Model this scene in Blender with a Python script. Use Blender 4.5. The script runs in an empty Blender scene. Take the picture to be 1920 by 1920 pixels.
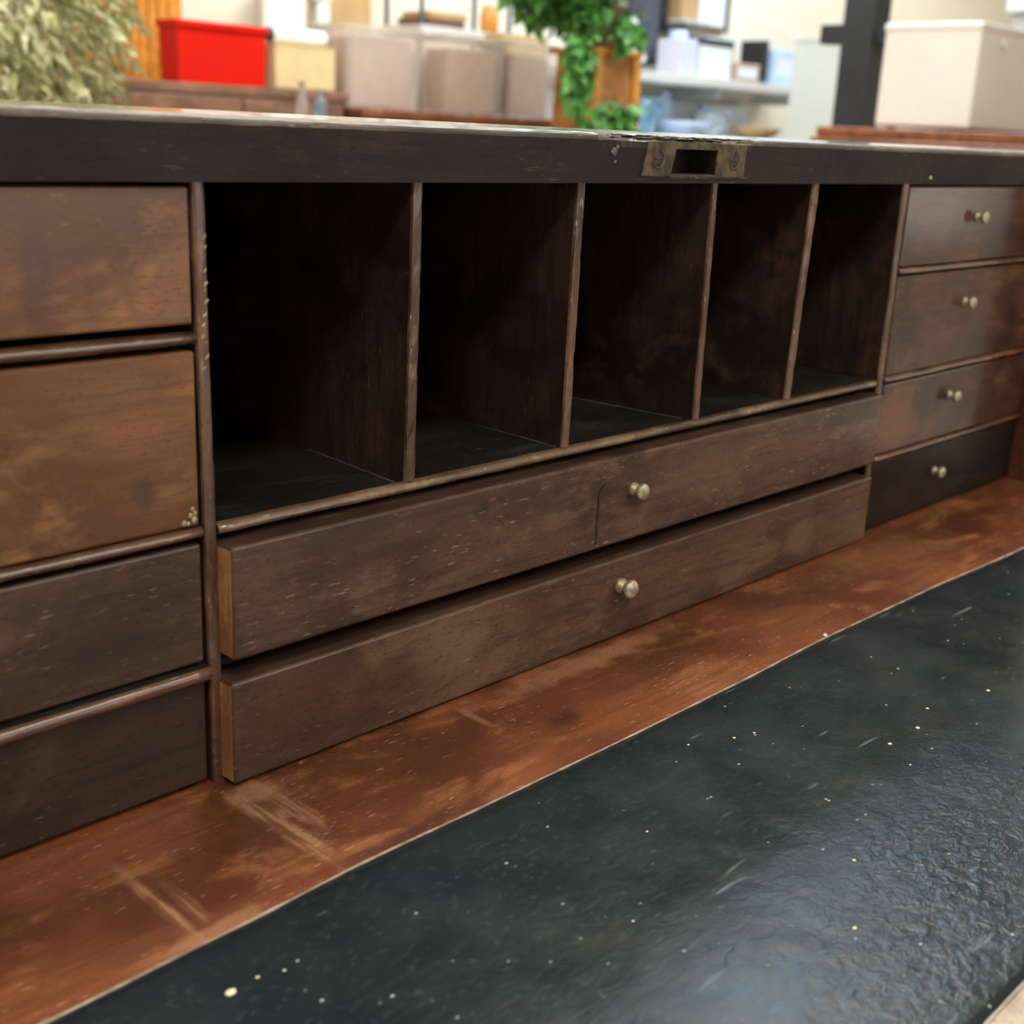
import bpy, bmesh, math, random
from mathutils import Vector, Matrix, noise
random.seed(7)
sc = bpy.context.scene
COL = sc.collection
ZD = 0.75                      # height of the desk's writing surface above the shop floor

# ------------------------------------------------------------------ camera
cd = bpy.data.cameras.new('camera'); cam = bpy.data.objects.new('camera', cd); COL.objects.link(cam)
yaw, pitch, roll = 0.8108, -0.2993, 0.0466
fw = Vector((math.sin(yaw)*math.cos(pitch), math.cos(yaw)*math.cos(pitch), math.sin(pitch)))
rt = Vector((math.cos(yaw), -math.sin(yaw), 0)); up = rt.cross(fw)
r2 = rt*math.cos(roll) + up*math.sin(roll); u2 = up*math.cos(roll) - rt*math.sin(roll)
M = Matrix((r2, u2, -fw)).transposed().to_4x4()
M.translation = Vector((-0.2256, -0.3608, 0.2388+ZD))
cam.matrix_world = M
cd.sensor_fit = 'HORIZONTAL'; cd.sensor_width = 36.0; cd.lens = 36.0*2327.5/1920.0
cd.clip_start = 0.02; cd.clip_end = 60
cd.dof.use_dof = True; cd.dof.focus_distance = 0.52; cd.dof.aperture_fstop = 12.5
sc.camera = cam

# ------------------------------------------------------------------ world, exposure
w = bpy.data.worlds.new('world'); sc.world = w; w.use_nodes = True
w.node_tree.nodes['Background'].inputs[0].default_value = (1.0, 0.95, 0.90, 1)
w.node_tree.nodes['Background'].inputs[1].default_value = 0.8
sc.view_settings.view_transform = 'Standard'
sc.view_settings.look = 'None'
sc.view_settings.exposure = 1.75
sc.view_settings.gamma = 1.0
sc.view_settings.use_curve_mapping = False
sc.cycles.max_bounces = 6
sc.cycles.diffuse_bounces = 3
sc.cycles.glossy_bounces = 3
sc.cycles.transmission_bounces = 4
sc.cycles.transparent_max_bounces = 6
sc.cycles.use_adaptive_sampling = True
sc.cycles.adaptive_threshold = 0.04
sc.cycles.adaptive_min_samples = 20
sc.cycles.use_denoising = True
sc.cycles.use_light_tree = False

LIGHT_W = 6.0                  # radiance of the ceiling panels

# ================================================================== materials
class N:
    """small node-tree writer"""
    def __init__(s, name):
        s.m = bpy.data.materials.new(name); s.m.use_nodes = True
        s.t = s.m.node_tree; s.b = s.t.nodes['Principled BSDF']; s.out = s.t.nodes['Material Output']
        s.wn = {}; s.P = s.n('ShaderNodeTexCoord').outputs['Object']
    def n(s, ty, **k):
        nd = s.t.nodes.new(ty)
        for a, v in k.items(): setattr(nd, a, v)
        return nd
    def put(s, sock, v):
        if hasattr(v, 'is_output'): s.t.links.new(v, sock)
        else:
            if isinstance(v, (tuple, list)) and len(v) == 3 and sock.type == 'RGBA': v = (*v, 1)
            sock.default_value = v
    def math(s, op, a, b=0.0, c=None):
        nd = s.n('ShaderNodeMath', operation=op); s.put(nd.inputs[0], a); s.put(nd.inputs[1], b)
        if c is not None: s.put(nd.inputs[2], c)
        return nd.outputs[0]
    def vm(s, op, a, b):
        nd = s.n('ShaderNodeVectorMath', operation=op); s.put(nd.inputs[0], a); s.put(nd.inputs[1], b)
        return nd.outputs['Value'] if op in ('LENGTH', 'DISTANCE', 'DOT_PRODUCT') else nd.outputs[0]
    def mix(s, f, a, b, mode='MIX'):
        nd = s.n('ShaderNodeMix', data_type='RGBA', blend_type=mode)
        s.put(nd.inputs[0], f); s.put(nd.inputs[6], a); s.put(nd.inputs[7], b)
        return nd.outputs[2]
    def rng(s, v, a, b, c=0.0, d=1.0, smooth=True):
        nd = s.n('ShaderNodeMapRange', interpolation_type='SMOOTHSTEP' if smooth else 'LINEAR')
        for i, x in enumerate((v, a, b, c, d)): s.put(nd.inputs[i], x)
        return nd.outputs[0]
    def noise(s, scale, detail=3, rough=.55, stretch=(1, 1, 1), off=(0, 0, 0), dist=0.0):
        v = s.vm('MULTIPLY', s.P, stretch); v = s.vm('ADD', v, off)
        nd = s.n('ShaderNodeTexNoise'); s.put(nd.inputs['Vector'], v)
        nd.inputs['Scale'].default_value = scale; nd.inputs['Detail'].default_value = detail
        nd.inputs['Roughness'].default_value = rough; nd.inputs['Distortion'].default_value = dist
        return nd.outputs['Fac']
    def spot(s, c, r, warp=.5, wscale=95, soft=(1.1, .35)):
        v = s.vm('DIVIDE', s.vm('SUBTRACT', s.P, c), r)
        l = s.vm('LENGTH', v, (0, 0, 0))
        if wscale not in s.wn: s.wn[wscale] = s.math('SUBTRACT', s.noise(wscale, 3), .5)
        l = s.math('ADD', l, s.math('MULTIPLY', s.wn[wscale], warp*2))
        return s.rng(l, soft[0], soft[1])
    def bump(s, h, strength=.3, dist=.001):
        nd = s.n('ShaderNodeBump'); nd.inputs['Strength'].default_value = strength
        nd.inputs['Distance'].default_value = dist; s.put(nd.inputs['Height'], h)
        s.t.links.new(nd.outputs[0], s.b.inputs['Normal'])
    def fin(s, col=None, rough=.5, metal=0.0, spec=.5, coat=0.0, coat_r=.2, **k):
        if col is not None: s.put(s.b.inputs['Base Color'], col)
        s.put(s.b.inputs['Roughness'], rough); s.put(s.b.inputs['Metallic'], metal)
        s.put(s.b.inputs['Specular IOR Level'], spec)
        s.put(s.b.inputs['Coat Weight'], coat); s.put(s.b.inputs['Coat Roughness'], coat_r)
        for a, v in k.items(): s.put(s.b.inputs[a], v)
        return s.m

def wood(name, dark, mid, light, grain=(.06, 1, 1), rough=.42, coat=.8, coat_r=.20, fleck=1.0, fleck_col=(.30, .20, .14),
         stains_and_light=(), off=(0, 0, 0), bump=.2, spec=.12):
    """aged shellacked timber: grain streaks, cloudy blotches, pores, pale scratch flecks, stains with their own shape"""
    k = N(name)
    g = k.noise(330, 3, .65, grain, off)
    g2 = k.noise(120, 2, .6, tuple(x if x > .5 else x*1.6 for x in grain), (off[0]+1, off[1]+7, off[2]))
    blot = k.noise(13, 4, .62, (.6, 1, 1), (off[0]+3, off[1], off[2]), .6)
    blot2 = k.noise(40, 4, .65, (.5, 1, 1), (off[0]+9, off[1]+4, off[2]), .4)
    c = k.mix(k.rng(blot, .36, .62), dark, mid)
    c = k.mix(k.math('MULTIPLY', k.rng(blot2, .50, .68), .8), c, light)
    c = k.mix(k.math('MULTIPLY', k.rng(g2, .50, .66), .45), c, dark)
    c = k.mix(k.math('MULTIPLY', k.rng(g, .52, .66), .5), c, dark)
    streak = None
    for st_ in stains_and_light:
        cen, rad, colr, amt, wp = st_[:5]
        f_ = k.math('MULTIPLY', k.spot(cen, rad, wp), amt)
        if len(st_) > 5:
            if streak is None: streak = k.rng(k.noise(330, 3, .6, (1, .10, 1), (1, 0, 0)), .40, .60, .25, 1.0)
            f_ = k.math('MULTIPLY', f_, streak)
        c = k.mix(f_, c, colr)
    pores = k.noise(1100, 1, .5, tuple(max(x, .3) for x in grain), off)
    c = k.mix(k.math('MULTIPLY', k.rng(pores, .60, .70), .4), c, tuple(x*.4 for x in dark))
    fl = k.noise(800, 1, .5, tuple(max(x, .2) for x in grain), (off[0]+20, 0, 5))
    cull = k.noise(26, 2, .6, (1, 1, 1), (4, 0, 9))
    f = k.math('MULTIPLY', k.rng(fl, .66, .74), k.rng(cull, .40, .65))
    c = k.mix(k.math('MULTIPLY', f, min(1.0, .6*fleck)), c, fleck_col)
    r = k.rng(blot2, .3, .7, rough-.07, rough+.1)
    k.bump(pores, bump, .0004)
    return k.fin(c, r, 0, spec, coat, coat_r)

def flat(name, col, rough=.5, var=.12, scale=8, metal=0.0, spec=.5, **kw):
    """plain painted, plastic or paper surface with a faint uneven tone"""
    k = N(name)
    n_ = k.noise(scale, 3)
    c = k.mix(k.rng(n_, .3, .7), tuple(x*(1-var) for x in col), tuple(min(1, x*(1+var*.5)) for x in col))
    return k.fin(c, rough, metal, spec, **kw)

def emis(name, col, s):
    k = N(name); return k.fin((.8, .8, .8), .5, 0, .3, **{'Emission Color': (*col, 1), 'Emission Strength': s})

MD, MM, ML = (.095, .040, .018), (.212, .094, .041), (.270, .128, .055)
m_drawer = wood('aged_mahogany', MD, MM, ML, stains_and_light=[
    ((-.056, 0, .192), (.007, .03, .022), (.085, .036, .026), .8, .5),
    ((-.046, 0, .196), (.012, .03, .006), (.085, .036, .026), .5, .5),
    ((-.024, 0, .117), (.006, .03, .008), (.06, .03, .028), .75, .4),
    ((-.010, 0, .177), (.004, .03, .003), (.19, .12, .08), .4, .6)], fleck=.45, coat=.5)
m_drawer3 = wood('aged_mahogany_half_shade', (.032, .018, .013), (.075, .040, .026), (.115, .062, .037), off=(1, 3, 4), fleck=.55)  # third drawer: partial shade is put into the wood colour
m_drawer4 = wood('aged_mahogany_shade', (.018, .011, .0085), (.036, .021, .0155), (.055, .031, .020), off=(3, 1, 6), fleck=.5, coat=.6)  # bottom left drawer, its shade painted in as darker wood
m_drawer_r4 = wood('aged_mahogany_deep_shade', (.009, .006, .0055), (.018, .011, .009), (.030, .016, .012), off=(9, 1, 6), fleck=.3, coat=.12)  # deepest shade of the right column, painted as near-black wood
m_drawer_long = wood('aged_mahogany_haze', (.042, .023, .016), (.098, .054, .036), (.14, .080, .052), stains_and_light=[
    ((.113, -.008, .026), (.030, .03, .017), (.155, .100, .072), .75, .5), ((.39, -.008, .018), (.020, .03, .014), (.15, .09, .065), .7, .5),  # both pale patches put reflected haze into the colour
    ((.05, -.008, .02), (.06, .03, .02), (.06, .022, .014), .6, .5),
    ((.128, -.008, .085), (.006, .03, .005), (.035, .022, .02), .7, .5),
    ((.30, -.008, .075), (.05, .03, .015), (.15, .085, .06), .5, .5),  # hazy sheen of the upper drawer, also painted
    ((.232, -.008, .071), (.008, .03, .007), (.035, .02, .018), .6, .4),  # shadow spot below the upper knob, put into the colour
    ((.229, -.008, .022), (.012, .03, .008), (.035, .022, .02), .6, .4)], off=(2, 0, 1), fleck=1.05)  # likewise a painted shadow below the lower knob
m_drawer_right = wood('aged_mahogany_red', (.030, .014, .010), (.080, .035, .021), (.12, .052, .028), off=(5, 1, 2), fleck=.4, coat=.7, coat_r=.13, stains_and_light=[((.505, 0, .07), (.035, .03, .026), (.17, .065, .028), .7, .5)])
m_dark = wood('dark_stained_timber', (.012, .008, .0080), (.024, .0155, .0148), (.037, .0235, .0215), off=(1, 2, 3), rough=.6, coat=0, spec=.2,
              fleck=.35, fleck_col=(.2, .16, .15))
m_top = wood('polished_desk_top', (.03, .016, .012), (.06, .03, .02), (.09, .045, .03), off=(7, 2, 0), rough=.3, coat=1.0, coat_r=.12, fleck=.3, bump=.03)
m_nose = wood('worn_nosing', (.05, .04, .034), (.11, .092, .08), (.17, .145, .125), off=(7, 7, 0), rough=.45, coat=.3, coat_r=.3, fleck=1.0, fleck_col=(.4, .36, .3))
m_edge = wood('worn_divider_edge', (.050, .028, .020), (.135, .070, .047), (.20, .105, .062), grain=(1, 1, .15), off=(8, 0, 0),
              rough=.4, fleck=1.4, fleck_col=(.42, .32, .22))
m_bead = wood('polished_bead', (.050, .024, .015), (.145, .070, .040), (.22, .112, .062), off=(11, 3, 0), rough=.3, spec=.4, coat=.8, coat_r=.16,
              fleck=1.3, fleck_col=(.40, .32, .22))
m_lip = wood('worn_highlit_lip', (.045, .028, .018), (.14, .085, .048), (.32, .22, .115), off=(11, 5, 0), rough=.3, spec=.5, coat=1.0, coat_r=.18, fleck=1.3, fleck_col=(.5, .42, .3))  # worn lip; its bright highlight is partly painted into the light tones
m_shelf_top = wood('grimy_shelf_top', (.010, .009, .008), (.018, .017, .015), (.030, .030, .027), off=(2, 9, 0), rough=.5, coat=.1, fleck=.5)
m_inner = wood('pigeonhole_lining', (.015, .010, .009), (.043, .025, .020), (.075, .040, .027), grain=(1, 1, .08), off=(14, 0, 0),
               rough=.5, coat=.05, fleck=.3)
m_raw = wood('raw_end_grain', (.24, .11, .05), (.52, .28, .12), (.62, .36, .14), grain=(1, 1, .1), off=(3, 8, 0), rough=.6, coat=0,
             fleck=.4)
SC = (.33, .17, .095)
m_bed = wood('red_writing_bed', (.092, .029, .014), (.195, .065, .027), (.290, .118, .048), off=(6, 6, 0), rough=.36, coat=.35, coat_r=.24,
             fleck=1.4, fleck_col=(.42, .27, .17), stains_and_light=[
    ((.0015, -.041, 0), (.0060, .040, .02), SC, .95, .55, 1), ((.0115, -.030, 0), (.0060, .030, .02), SC, .75, .6, 1), ((.008, -.014, 0), (.013, .010, .02), SC, .6, .7),
    ((-.0545, -.052, 0), (.0032, .034, .02), SC, .95, .5, 1), ((-.0475, -.058, 0), (.003, .022, .02), SC, .6, .5, 1), ((-.046, -.076, 0), (.022, .006, .02), SC, .6, .8),
    ((.19, -.017, 0), (.075, .009, .02), SC, .6, .9), ((.112, -.022, 0), (.003, .014, .02), SC, .6, .5),
    ((.46, -.03, 0), (.07, .02, .02), (.26, .12, .05), .6, .9),
    ((.10, -.278, 0), (.9, .030, .03), (.44, .38, .31), .9, .35),
    ((.14, -.05, 0), (.013, .006, .02), (.05, .022, .016), .7, .5), ((.03, -.074, 0), (.03, .004, .02), (.045, .02, .018), .6, .6)])
def mk_leather():
    k = N('green_black_leather')
    big = k.noise(9, 3); fine = k.noise(520, 3, .6)
    c = k.mix(k.rng(big, .3, .7), (.0030, .0074, .0098), (.0064, .0122, .0162))
    c = k.mix(k.math('MULTIPLY', k.rng(k.noise(620, 2, .5, (.5, 1, 1)), .58, .72), .5), c, (.032, .044, .050))
    c = k.mix(k.math('MULTIPLY', k.rng(k.noise(500, 2, .5, (.6, 1, 1), (2, 2, 2)), .58, .7), .6), c, (.002, .004, .005))
    v = k.n('ShaderNodeTexVoronoi', feature='F1', voronoi_dimensions='2D'); k.put(v.inputs['Vector'], k.vm('MULTIPLY', k.P, (.7, 1, 1))); v.inputs['Scale'].default_value = 130
    sp = k.math('MULTIPLY', k.rng(v.outputs['Distance'], .085, .04), k.rng(k.noise(120, 1), .60, .70))
    c = k.mix(k.math('MULTIPLY', sp, .8), c, (.36, .40, .40))
    scr = k.math('MULTIPLY', k.rng(k.noise(240, 1, .5, (.12, 1, 1), (5, 1, 0)), .69, .74), k.rng(k.noise(22, 1, .5, (1, 1, 1), (7, 7, 0)), .5, .62))
    c = k.mix(k.math('MULTIPLY', scr, .5), c, (.13, .16, .17))
    # rippled, blistered hide: strongest towards the near edge
    rip = k.noise(250, 3, .6, (.7, 1, 1), (0, 0, 0), .6)
    msk = k.math('ADD', k.spot((.20, -.25, 0), (.15, .085, .1), .4, 20, (1.3, .2)), .17)
    h = k.math('MULTIPLY', rip, msk)
    h = k.math('ADD', h, k.math('MULTIPLY', fine, .05))
    k.bump(h, .6, .0012)
    return k.fin(c, k.rng(k.noise(30, 3), .3, .7, .27, .36), 0, .36, .0, .3)
m_leather = mk_leather()
m_hem = flat('worn_pale_hem', (.30, .25, .20), .7, .5, 90)
m_nick = flat('pale_torn_wood', (.36, .29, .19), .7, .4, 400)
m_speck = flat('cream_crumb', (.62, .58, .42), .7, .2, 90)
m_brass = N('tarnished_brass')
_c = m_brass.mix(m_brass.rng(m_brass.noise(180, 3), .35, .65), (.030, .024, .018), (.115, .088, .042)); m_brass.bump(m_brass.noise(300, 3), .3, .0004)
m_brass = m_brass.fin(_c, .5, .3)
m_knob = N('pale_old_brass')
_c = m_knob.mix(m_knob.rng(m_knob.noise(300, 3), .35, .65), (.30, .26, .17), (.62, .57, .43)); m_knob = m_knob.fin(_c, .38, .5)
m_iron = flat('dark_iron', (.06, .06, .062), .4, .4, 300, .7)
m_splinter = wood('splintered_grey_edge', (.06, .05, .045), (.17, .15, .135), (.26, .24, .21), grain=(.2, 1, 1), rough=.7, coat=0, off=(4, 4, 4), fleck=1.5,
                  fleck_col=(.5, .46, .4))
m_wall = flat('cream_wall_paint', (.82, .76, .62), .8, .05, 2)
m_ceil = flat('white_ceiling', (.72, .74, .74), .9, .04, 3)
m_floor = flat('grey_vinyl_floor', (.50, .44, .37), .4, .12, 4)
m_white = flat('white_enamel', (.68, .64, .60), .4, .04, 5)
m_offwhite = flat('off_white_board', (.68, .70, .66), .5, .04, 5)
m_black = flat('black_paint', (.022, .024, .028), .45, .2, 10)
m_oak = wood('honey_oak', (.34, .13, .035), (.50, .21, .06), (.60, .29, .10), grain=(1, 1, .08), rough=.45, fleck=.2)
m_orange = wood('orange_pine', (.52, .20, .03), (.66, .27, .045), (.75, .36, .09), grain=(1, 1, .08), rough=.45, fleck=.1)
m_redwood = wood('red_brown_mahogany', (.13, .045, .022), (.24, .085, .04), (.32, .13, .065), rough=.35, coat=.4, fleck=.2)
m_brown = wood('mid_brown_veneer', (.14, .07, .045), (.22, .115, .07), (.28, .15, .095), rough=.45, fleck=.2)
m_red = flat('red_plastic', (.60, .009, .002), .5, .08, 6, 0.0, .15)
m_card = flat('cardboard', (.52, .33, .15), .85, .1, 20)
m_cardlight = flat('pale_cardboard', (.62, .46, .24), .85, .08, 20)
m_beige = flat('pinkish_paper', (.50, .35, .27), .85, .12, 25)
m_grey = flat('grey_cloth', (.07, .07, .09), .9, .25, 30)
m_paleblue = flat('pale_blue_plastic', (.56, .70, .92), .4, .1, 12)
m_lilac = flat('lilac_white_plastic', (.66, .66, .82), .45, .06, 12)
m_paper = flat('white_paper', (.80, .82, .84), .7, .04, 9)
m_terra = flat('grey_brown_clay', (.22, .16, .12), .8, .15, 30)
m_stem = flat('woody_stem', (.10, .075, .05), .8, .3, 60)
m_soil = flat('dark_soil', (.03, .022, .016), .95, .4, 80)
m_frame = flat('brown_picture_frame', (.16, .085, .05), .5, .2, 30)
def mk_frost():
    k = N('frosted_clear_plastic'); k.fin((.84, .76, .68), .4, 0, .5)
    tr = k.n('ShaderNodeBsdfTransparent'); tr.inputs[0].default_value = (.95, .93, .92, 1)
    mx = k.n('ShaderNodeMixShader'); mx.inputs[0].default_value = .18
    k.t.links.new(tr.outputs[0], mx.inputs[1]); k.t.links.new(k.b.outputs[0], mx.inputs[2]); k.t.links.new(mx.outputs[0], k.out.inputs[0])
    return k.m
m_frost = mk_frost()
def mk_glass(name, col):
    k = N(name); return k.fin(col, .06, 0, .5, **{'Transmission Weight': .85, 'IOR': 1.3})
m_glass = mk_glass('clear_bottle_glass', (.85, .9, .9)); m_bglass = mk_glass('pale_blue_glass', (.5, .75, .9))
def mk_leaf(name, a, b, c_):
    k = N(name); n1 = k.noise(38, 3)
    c = k.mix(k.rng(n1, .35, .6), a, b); c = k.mix(k.rng(k.noise(70, 2, .5, (1, 1, 1), (3, 3, 3)), .55, .7), c, c_)
    return k.fin(c, .5, 0, .4, **{'Subsurface Weight': 0.0})
m_pale_leaf = mk_leaf('variegated_leaf', (.26, .28, .10), (.50, .50, .27), (.78, .74, .54))
m_ivy_leaf = mk_leaf('ivy_leaf', (.035, .13, .025), (.09, .28, .05), (.20, .46, .10))
m_tube = emis('fluorescent_diffuser', (1.0, .93, .82), LIGHT_W)
m_tube_cool = emis('daylight_diffuser', (.50, .76, 1.0), LIGHT_W*1.0)
m_alu = flat('white_steel_tray', (.75, .75, .75), .4, .03, 6)

# ================================================================== mesh helpers
def obj(name, verts, faces, mat, parent=None, loc=(0, 0, 0), smooth=False, fmats=None):
    me = bpy.data.meshes.new(name); me.from_pydata([tuple(v) for v in verts], [], faces); me.update()
    mats = mat if isinstance(mat, (list, tuple)) else [mat]
    for m in mats: me.materials.append(m)
    if fmats:
        for p_, i in zip(me.polygons, fmats): p_.material_index = i
    if smooth:
        for p_ in me.polygons: p_.use_smooth = True
    o = bpy.data.objects.new(name, me); COL.objects.link(o); o.location = loc
    if parent: o.parent = parent
    return o
def from_bm(name, bm, mat, parent=None, loc=(0, 0, 0), smooth=False):
    bmesh.ops.recalc_face_normals(bm, faces=bm.faces)
    me = bpy.data.meshes.new(name); bm.to_mesh(me); bm.free()
    for m in (mat if isinstance(mat, (list, tuple)) else [mat]): me.materials.append(m)
    if smooth:
        for p_ in me.polygons: p_.use_smooth = True
    o = bpy.data.objects.new(name, me); COL.objects.link(o); o.location = loc
    if parent: o.parent = parent
    return o
def add_box(bm, x0, x1, y0, y1, z0, z1, bev=0.0, seg=2, taper=None):
    vs = [bm.verts.new((x, y, z)) for z in (z0, z1) for y in (y0, y1) for x in (x0, x1)]
    fs = [bm.faces.new([vs[i] for i in f]) for f in ((0, 2, 3, 1), (4, 5, 7, 6), (0, 1, 5, 4), (2, 6, 7, 3), (0, 4, 6, 2), (1, 3, 7, 5))]
    if bev > 0:
        es = list({e for f in fs for e in f.edges})
        bmesh.ops.bevel(bm, geom=es, offset=bev, segments=seg, affect='EDGES', profile=.5)
    return vs
def box(name, x0, x1, y0, y1, z0, z1, mat, parent=None, loc=(0, 0, 0), bev=0.0015, seg=2):
    bm = bmesh.new(); add_box(bm, x0, x1, y0, y1, z0, z1, bev, seg); return from_bm(name, bm, mat, parent, loc)
def lathe(bm, prof, seg=24, axis='Z', at=(0, 0, 0)):
    rings = []
    for (r, h) in prof:
        ring = []
        for i in range(seg):
            a = 2*math.pi*i/seg; c, s = math.cos(a)*r, math.sin(a)*r
            p_ = (c, s, h) if axis == 'Z' else ((c, -h, s) if axis == 'Y' else (h, c, s))
            ring.append(bm.verts.new((p_[0]+at[0], p_[1]+at[1], p_[2]+at[2])))
        rings.append(ring)
    for a, b in zip(rings, rings[1:]):
        for i in range(seg):
            bm.faces.new((a[i], a[(i+1) % seg], b[(i+1) % seg], b[i]))
    bm.faces.new(rings[0]); bm.faces.new(list(reversed(rings[-1])))
def turned(name, prof, mat, parent=None, loc=(0, 0, 0), axis='Z', seg=24):
    bm = bmesh.new(); lathe(bm, prof, seg, axis); return from_bm(name, bm, mat, parent, loc, True)
def empty(name, loc=(0, 0, 0), rz=0.0):
    o = bpy.data.objects.new(name, None); COL.objects.link(o); o.location = loc; o.rotation_euler = (0, 0, rz); o.empty_display_size = .1
    return o
def tag(o, label=None, cat=None, group=None, kind=None):
    if label: o['label'] = label
    if cat: o['category'] = cat
    if group: o['group'] = group
    if kind: o['kind'] = kind
    return o
def jit(p_, amp, sc_):
    v = noise.noise_vector(Vector(p_)*sc_); return Vector(p_)+v*amp

# ================================================================== the shop (setting)
X0, X1, Y0, Y1, H = -3.2, 9.0, -3.6, 3.62, 2.95
tag(box('floor', X0, X1, Y0, Y1, -.05, 0, m_floor, bev=0), 'grey vinyl shop floor', kind='structure')
tag(box('ceiling', X0, X1, Y0, Y1, H, H+.05, m_ceil, bev=0), 'white shop ceiling', kind='structure')
tag(box('wall_back', X0, X1, Y1, Y1+.1, 0, H, m_wall, bev=0), 'cream painted wall behind the shelves', kind='structure')
tag(box('wall_left', X0-.1, X0, Y0, Y1, 0, H, m_wall, bev=0), kind='structure')
tag(box('wall_right', X1, X1+.1, Y0, Y1, 0, H, m_wall, bev=0), kind='structure')
# wall towards the street, with a shop window plus one added to light drawers
wf = bmesh.new()
WINS = [(.9, 2.8, .35, 2.2, 'added unseen window in the street wall, brightens the top left drawers'), (6.9, 8.7, .35, 2.2, 'shop window towards the street, near the right wall')]
xa = X0
for (a_, b_, c_, d_, _) in WINS:
    add_box(wf, xa, a_, Y0-.1, Y0, 0, H); add_box(wf, a_, b_, Y0-.1, Y0, 0, c_); add_box(wf, a_, b_, Y0-.1, Y0, d_, H); xa = b_
add_box(wf, xa, X1, Y0-.1, Y0, 0, H)
tag(from_bm('wall_front', wf, m_wall), kind='structure')
for i_, (a_, b_, c_, d_, lb_) in enumerate(WINS):
    win = tag(empty('window_%d' % (i_+1), ((a_+b_)/2, Y0, c_)), lb_, kind='structure'); wh = (b_-a_)/2
    for xx in (-wh+.03, 0, wh-.03): box('window_frame', xx-.03, xx+.03, -.08, -.02, 0, d_-c_, m_black, win)
    for zz in (0, d_-c_-.06): box('window_frame', -wh, wh, -.08, -.02, zz, zz+.06, m_black, win)

def troffer(x, y, cool, label):
    t = tag(empty('ceiling_light', (x, y, H)), label, 'ceiling light', 'ceiling light panels')
    bm = bmesh.new()
    for a in ((-.62, .62, -.32, -.295), (-.62, .62, .295, .32), (-.62, -.595, -.295, .295), (.595, .62, -.295, .295)):
        add_box(bm, a[0], a[1], a[2], a[3], -.05, 0)
    from_bm('tray', bm, m_alu, t)
    box('diffuser', -.595, .595, -.295, .295, -.035, -.02, m_tube_cool if cool else m_tube, t, bev=0)
TR = [(-.6, .6, 0, 'warm white ceiling panel above the left end of the desk'), (1.5, .5, 0, 'warm white ceiling panel above the right end of the desk'),
      (-1.0, -1.4, 0, 'warm white ceiling panel above the left front of the desk'), (1.5, 2.05, 0, 'warm white ceiling panel above the red bin'),
      (3.0, 1.6, 1, 'bluish daylight ceiling panel above the ivy'), (5.1, 2.6, 1, 'bluish daylight ceiling panel above the wall shelf'),
      (3.4, 2.2, 0, 'warm white ceiling panel above the frosted bins'), (1.2, -2.5, 0, 'warm white ceiling panel near the added window'),
      (7.0, 2.3, 0, 'warm white ceiling panel at the far right of the shop')]
for t_ in TR: troffer(*t_)

# ================================================================== the desk
desk = tag(empty('writing_desk'), 'old dark mahogany writing desk with pigeonholes, small drawers and leather top', 'desk')
D = (0, 0, ZD)
XL, XR, YB = -.230, .706, .26            # inside left, inside right, back
def lab(o, s): o['label'] = s; return o

# ---- top rail with the lock mortise and a splintered stretch above it
def top_rail():
    xs = [XL-.02]
    x = XL-.02
    while x < XR+.02:
        x += .0018 if .18 < x < .325 else .006
        xs.append(x)
    xs += [.2475, .281]; xs = sorted(set(round(v, 5) for v in xs))
    prof = [(-.002, .2180), (-.002, .2220), (-.002, .2332), (-.002, .2360), (-.0018, .2370), (-.0012, .2378), (-.0002, .2385), (.0014, .2389), (.03, .2403), (.03, .2180)]
    np_ = len(prof); V = []
    for x in xs:
        e = max(0, min(1, (x-.196)/.02))*max(0, min(1, (.312-x)/.006))
        for j, (y, z) in enumerate(prof):
            dy = dz = 0
            wob = noise.noise(Vector((x*26, 3, 1)))*.0004
            if 2 < j < 8:
                n1 = .5+.5*noise.noise(Vector((x*150, j*.9, 7))); n2 = .5+.5*noise.noise(Vector((x*420, j*1.7, 2)))
                k_ = e*(.35+.65*n1)
                depth = {3: .0030, 4: .0058, 5: .0062, 6: .0052, 7: .003}[j]
                if .235 < x < .29 and j in (3, 4): depth += .003
                dy = depth*k_*(.6+.7*n2); dz = -(.0010 if j > 4 else .0004)*k_*n2
                dz += noise.noise(Vector((x*90, j, 5)))*.00025
            V.append((x, y+dy+wob*(1 if j < 7 else 0), z+dz))
    F = []; FM = []
    for i in range(len(xs)-1):
        xm = (xs[i]+xs[i+1])/2
        for j in range(np_):
            k2 = (j+1) % np_
            if j == 1 and .2475 < xm < .281: continue
            F.append((i*np_+j, (i+1)*np_+j, (i+1)*np_+k2, i*np_+k2))
            chip = .194 < xm < .313 and 3 <= j <= 6 and noise.noise(Vector((xm*60, j*.6, 0))) > -.35
            FM.append(1 if chip else (2 if j == 7 else (3 if 3 <= j <= 6 else 0)))
    F.append(tuple(range(np_-1, -1, -1))); FM.append(0)
    b0 = (len(xs)-1)*np_; F.append(tuple(range(b0, b0+np_))); FM.append(0)
    # pocket of the lock
    n0 = len(V)
    for y in (-.002, .014):
        V += [(.2475, y, .2220), (.281, y, .2220), (.281, y, .2332), (.2475, y, .2332)]
    F += [(n0, n0+4, n0+5, n0+1), (n0+1, n0+5, n0+6, n0+2), (n0+2, n0+6, n0+7, n0+3), (n0+3, n0+7, n0+4, n0), (n0+4, n0+7, n0+6, n0+5)]
    FM += [1, 0, 0, 0, 0]
    o = obj('top_rail', V, F, [m_dark, m_splinter, m_top, m_nose], desk, D, fmats=FM)
    return lab(o, 'dark front rail with splintered top edge above the lock')
top_rail()
box('top_board', XL-.02, XR+.02, .03, YB+.01, .2215, .2403, m_top, desk, D, bev=.001)

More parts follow.
